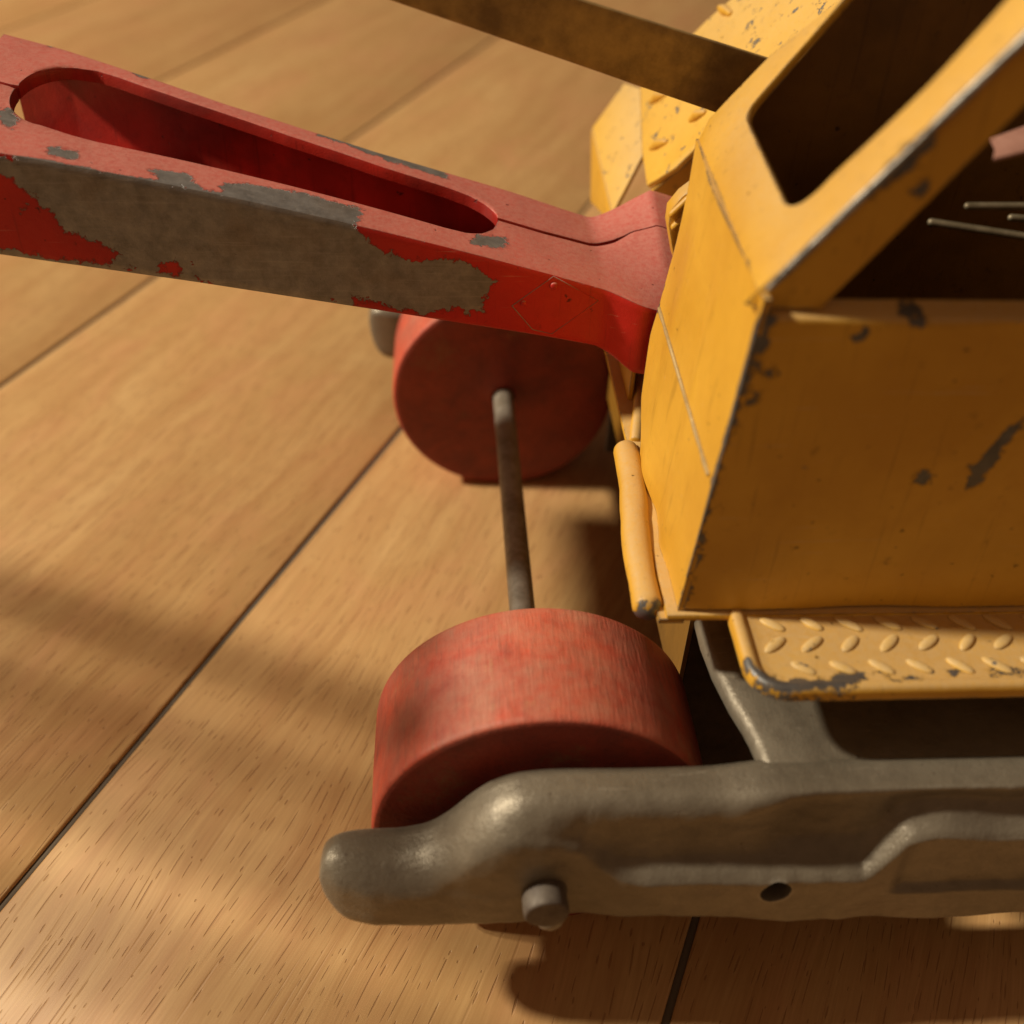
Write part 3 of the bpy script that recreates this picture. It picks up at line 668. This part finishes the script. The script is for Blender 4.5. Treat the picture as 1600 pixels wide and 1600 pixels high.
def half(side):
    rows = []
    for x in [v for v in xs if side or v > -6.75]:
        ye = yf_(x) if side else ynear(x); sg = -1 if side else 1; zb = zb_(x)
        def rise(y): return .62*max(0, min(1, (x-.95)/.9))**1.3*max(0, min(1, (y-5.0)/2.2))
        zt = bzt(x)+rise(ye)
        if x < -6.50: c = 7.0+(-6.5-x)*.25; yi = c+(.02 if side else -.02); lip = .25
        elif x < -.38: yi = interp(x, [max(a, -6.5) for a, b in SLF], [b for a, b in SLF]) if side else interp(x, [a for a, b in SLN], [b for a, b in SLN]); lip = .17
        else:
            c = interp(x, [a for a, b in CR], [b for a, b in CR]); gp = .028*(1-sm(1.2, 1.5, x))+.001; yi = c+(gp if side else -gp); lip = .3
        lo = .03 if x > 1.0 else 0
        fl = -.14*sm(.95, 1.5, x)*0
        r = [(x, ye+sg*.22, zb), (x, ye+sg*.06, zb), (x, ye+sg*.015, zb+.02), (x, ye, zb+.06)]
        for k in range(1, 18): r.append((x, ye-sg*0, zb+.06+(zt-.12-zb)*k/18))
        r += [(x, ye+sg*.0, zt-.07), (x, ye+sg*.02, zt-.02), (x, ye+sg*.07, zt)]
        w0 = ye+sg*.07; w1 = yi-sg*.05
        for k in range(1, 8): yq = w0+(w1-w0)*k/8; r.append((x, yq, bzt(x)+rise(yq)+.010*noise.noise(Vector((x*2, yq*1.5, 1)))))
        zt = bzt(x)+rise(yi); r += [(x, w1, zt), (x, yi-sg*.015, zt-.015), (x, yi, zt-.06), (x, yi+sg*.0, zt-lip)]
        rows.append(r)
    V, F = grid(rows); return V, F
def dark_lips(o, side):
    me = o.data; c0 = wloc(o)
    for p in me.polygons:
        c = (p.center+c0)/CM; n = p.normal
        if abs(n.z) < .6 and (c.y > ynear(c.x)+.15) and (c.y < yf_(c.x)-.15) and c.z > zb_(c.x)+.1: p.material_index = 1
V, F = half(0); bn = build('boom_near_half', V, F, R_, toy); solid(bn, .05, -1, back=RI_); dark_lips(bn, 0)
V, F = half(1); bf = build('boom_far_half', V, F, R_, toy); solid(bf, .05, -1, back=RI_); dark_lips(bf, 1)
# bare metal patches on the boom
big = [(20, 232), (60, 240), (150, 262), (270, 285), (400, 312), (540, 345), (575, 375), (610, 398), (650, 405), (700, 402), (745, 420), (770, 440), (762, 455), (752, 470), (758, 488),
       (728, 488), (716, 470), (700, 485), (670, 492), (640, 486), (560, 462), (520, 466), (500, 476), (380, 462), (345, 450), (318, 436), (300, 410), (275, 405), (250, 414), (248, 428), (200, 420),
       (170, 412), (190, 402), (180, 390), (150, 378), (120, 366), (95, 358), (80, 335), (60, 310), (30, 290), (-10, 265), (-10, 250), (25, 255)]
low = [(-30, 402), (0, 388), (30, 388), (70, 404), (140, 410), (250, 428), (300, 434), (345, 449), (400, 462), (400, 480), (200, 440), (-30, 410)]
small = [(28, 318), (42, 318), (44, 332), (32, 334)]
top_n = [[(78, 228), (120, 236), (128, 250), (78, 242)], [(230, 265), (285, 268), (320, 295), (260, 290)], [(345, 300), (350, 285), (380, 288), (400, 288), (470, 302), (570, 328), (560, 345), (540, 350), (420, 322)],
         [(0, 165), (25, 170), (28, 185), (18, 202), (0, 190)], [(745, 366), (790, 372), (795, 385), (770, 388), (735, 380)]]
def onboom(L): 
    out = []
    for a_, b_ in L:
        d = FV + RV*(a_-800)/FPX - UV_*(b_-800)/FPX; t = 14.
        for _ in range(80): P = CP+d*t; t += (P[2]-bzt(P[0]))/(-d[2])*.7
        out.append(CP+d*t)
    return out
def wallset(o, polys_w, polys_t, yn):
    chips(o, polys_w, (0, 2), lambda C: C[:, 1] < yn)
    me = o.data; n = len(me.vertices); v1 = np.empty(n); me.attributes['chip'].data.foreach_get('value', v1)
    chips(o, polys_t, (0, 1)); v2 = np.empty(n); me.attributes['chip'].data.foreach_get('value', v2)
    me.attributes['chip'].data.foreach_set('value', np.maximum(v1, v2))
wallset(bn, [P3(q, 'y', 5.0) for q in (big, low, small)], [onboom(q) for q in top_n], 5.065)
wallset(bf, [[(0, 0, 0), (0.1, 0, 0), (0, 0, .1)]], [onboom(q) for q in [[(205, 100), (228, 108), (232, 122), (210, 118)], [(480, 193), (520, 200), (590, 225), (700, 262), (700, 280), (600, 248), (500, 212)], [(70, 66), (84, 68), (84, 74), (70, 74)]]], -99)
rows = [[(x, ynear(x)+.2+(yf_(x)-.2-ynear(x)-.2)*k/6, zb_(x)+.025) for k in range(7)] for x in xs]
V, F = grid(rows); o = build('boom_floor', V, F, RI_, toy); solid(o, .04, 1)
# rivet dimples and the embossed lozenge on the boom side
for px, py, r_ in [(866, 447, .055), (818, 474, .04)]:
    c = at(px, py, 'y', 4.99); V, F = tube([(c[0], 5.02, c[2]), (c[0], 4.99, c[2])], [r_, r_*.95], 16, cap=.5); build('rivet', V, F, R_, toy)
loz = [at(*p, 'y', 4.997) for p in [(800, 478), (865, 432), (935, 470), (862, 522), (832, 515), (800, 478)]]
V, F = tube([tuple(Vector(p)+Vector((0, .004, 0))) for p in loz], .007, 8, cap=.3); build('embossed_lozenge', V, F, R_, toy)

# flat steel strap above the boom
S1 = [at(1205, 92, 'y', 5.6), at(905, -2, 'y', 5.6)]; S2 = [at(1128, 178, 'y', 5.6), at(608, -2, 'y', 5.6)]
def zline(a, b, x): return a[2]+(b[2]-a[2])*(x-a[0])/(b[0]-a[0])
rows = []
for i in range(80):
    x = 4.6-(4.6+2.4)*i/79; zt = zline(*S1, x); zb = zline(*S2, x) ; zb = max(zb, zt-.95)
    rows.append([(x, 5.6+.01*noise.noise(Vector((x, k, 0))), zb+(zt-zb)*k/6) for k in range(7)])
V, F = grid(rows); o = build('steel_strap', V, F, BR_, toy); solid(o, .09, 0, .015)

# ---- engine housing behind the boom: raked louvred front --------------------------------
PH = Vector(at(1010, 290, 'y', 9)); nh = Vector((.825, 0, -.565)).normalized(); hu = Vector((0, 1, 0)); hv = hu.cross(nh); hv = hv if hv.z > 0 else -hv
def hp(px, py):
    d = Vector(FV + RV*(px-800)/FPX - UV_*(py-800)/FPX); c = Vector(CP); return c+d*((PH-c).dot(nh)/d.dot(nh))
def slab(name, pts, t, mat=Y_, dirv=None):
    dirv = (dirv or nh)*t; n = len(pts); V = [tuple(p) for p in pts]+[tuple(Vector(p)+dirv) for p in pts]
    F = [tuple(range(n)), tuple(range(n, 2*n))]+[(i, (i+1) % n, n+(i+1) % n, n+i) for i in range(n)]
    o = build(name, V, F, mat, toy); bevel(o, .02); return o
hood = [hp(*p) for p in [(1003, 240), (1010, 290), (1055, 262), (1105, 213), (1180, 150), (1340, 0), (1420, -80), (1250, -100), (1140, 0), (1105, 30), (1000, 137)]]
hs = slab('engine_hood', hood, .09, HY_)
wing = [hp(*p)-nh*.0 for p in [(1003, 243), (1000, 137), (975, 130), (925, 200)]]+[hp(960, 335)-nh*.05]
slab('hood_wing', wing, .07, HY_, dirv=nh)
wl = [hp(925, 200)-nh*.02, hp(960, 336)-nh*.07, hp(940, 345)-nh*.05+Vector((.0, 0, 0)), hp(905, 330)-nh*.02]
slab('hood_cheek', [Vector(wl[0]), Vector(wl[1]), Vector(wl[2])+Vector((.12, .1, -.02)), Vector(wl[3])+Vector((.25, .35, .0))], .06, dirv=Vector((1, .2, 0)))
for (a_, b_) in [((1018, 160), (1040, 148)), ((1080, 188), (1102, 176)), ((1018, 232), (1042, 222)), ((1125, 12), (1142, 22))]:
    A_, B_ = hp(*a_), hp(*b_); V, F = tube([A_, (A_+B_)/2-nh*.03, B_], [.05, .085, .05], 14, cap=.6); build('louvre', V, F, Y_, toy)
sd = [hp(1010, 290)+nh*.1, hp(1105, 213)+nh*.1, hp(1250, 90)+nh*.1]
V = [tuple(p) for p in sd]+[(sd[2][0]+4, sd[2][1], sd[2][2]), (sd[2][0]+4, sd[0][1], 4.62), (sd[0][0]+.1, sd[0][1], 4.62)]
build('housing_side', V, [tuple(range(6))], Y_, toy, smooth=False); solid(bpy.data.objects['housing_side'], .07)

# yellow front apron below the boom
V, F = box(1.45, 1.52, 5.15, 6.9, 4.4, 5.3); o = build('front_apron', V, F, Y_, toy, smooth=False); bevel(o, .02)

# added tubes above the picture, there only to cast shadow bands on the floor
def shadow_tube(p, q, wd):
    """steel tube whose shadow falls on the floor points p -> q"""
    out = []
    for (x, y), z in ((p, 13.2), (q, 12.9)):
        out.append((x-1.18*z, y+.12*z, z))
    V, F = tube([out[0], out[1]], wd*1.25, 16); return build('unseen_shadow_tube', V, F, BK_, toy)

    
shadow_tube((-21, 11.6), (2.6, 1.7), .26); shadow_tube((-21, 9.9), (2.6, .35), .24); shadow_tube((-21, 8.6), (1.6, -.4), .17); shadow_tube((-21, 6.6), (1.0, -1.9), .13)

# made-up bracket and crossbar joining the shadow tubes to the boom tip
V, F = tube([(-7.0, 7.6, 8.0), (-7.8, 6.8, 8.6), (-10.6, 4.6, 10.8), (-13.2, 2.8, 13.1)], .2, 16); build('shadow_tube_bracket', V, F, BK_, toy)
V, F = tube([(-12.9, 3.5, 13.15), (-14.6, -.6, 13.05)], .2, 16); build('shadow_tube_crossbar', V, F, BK_, toy)
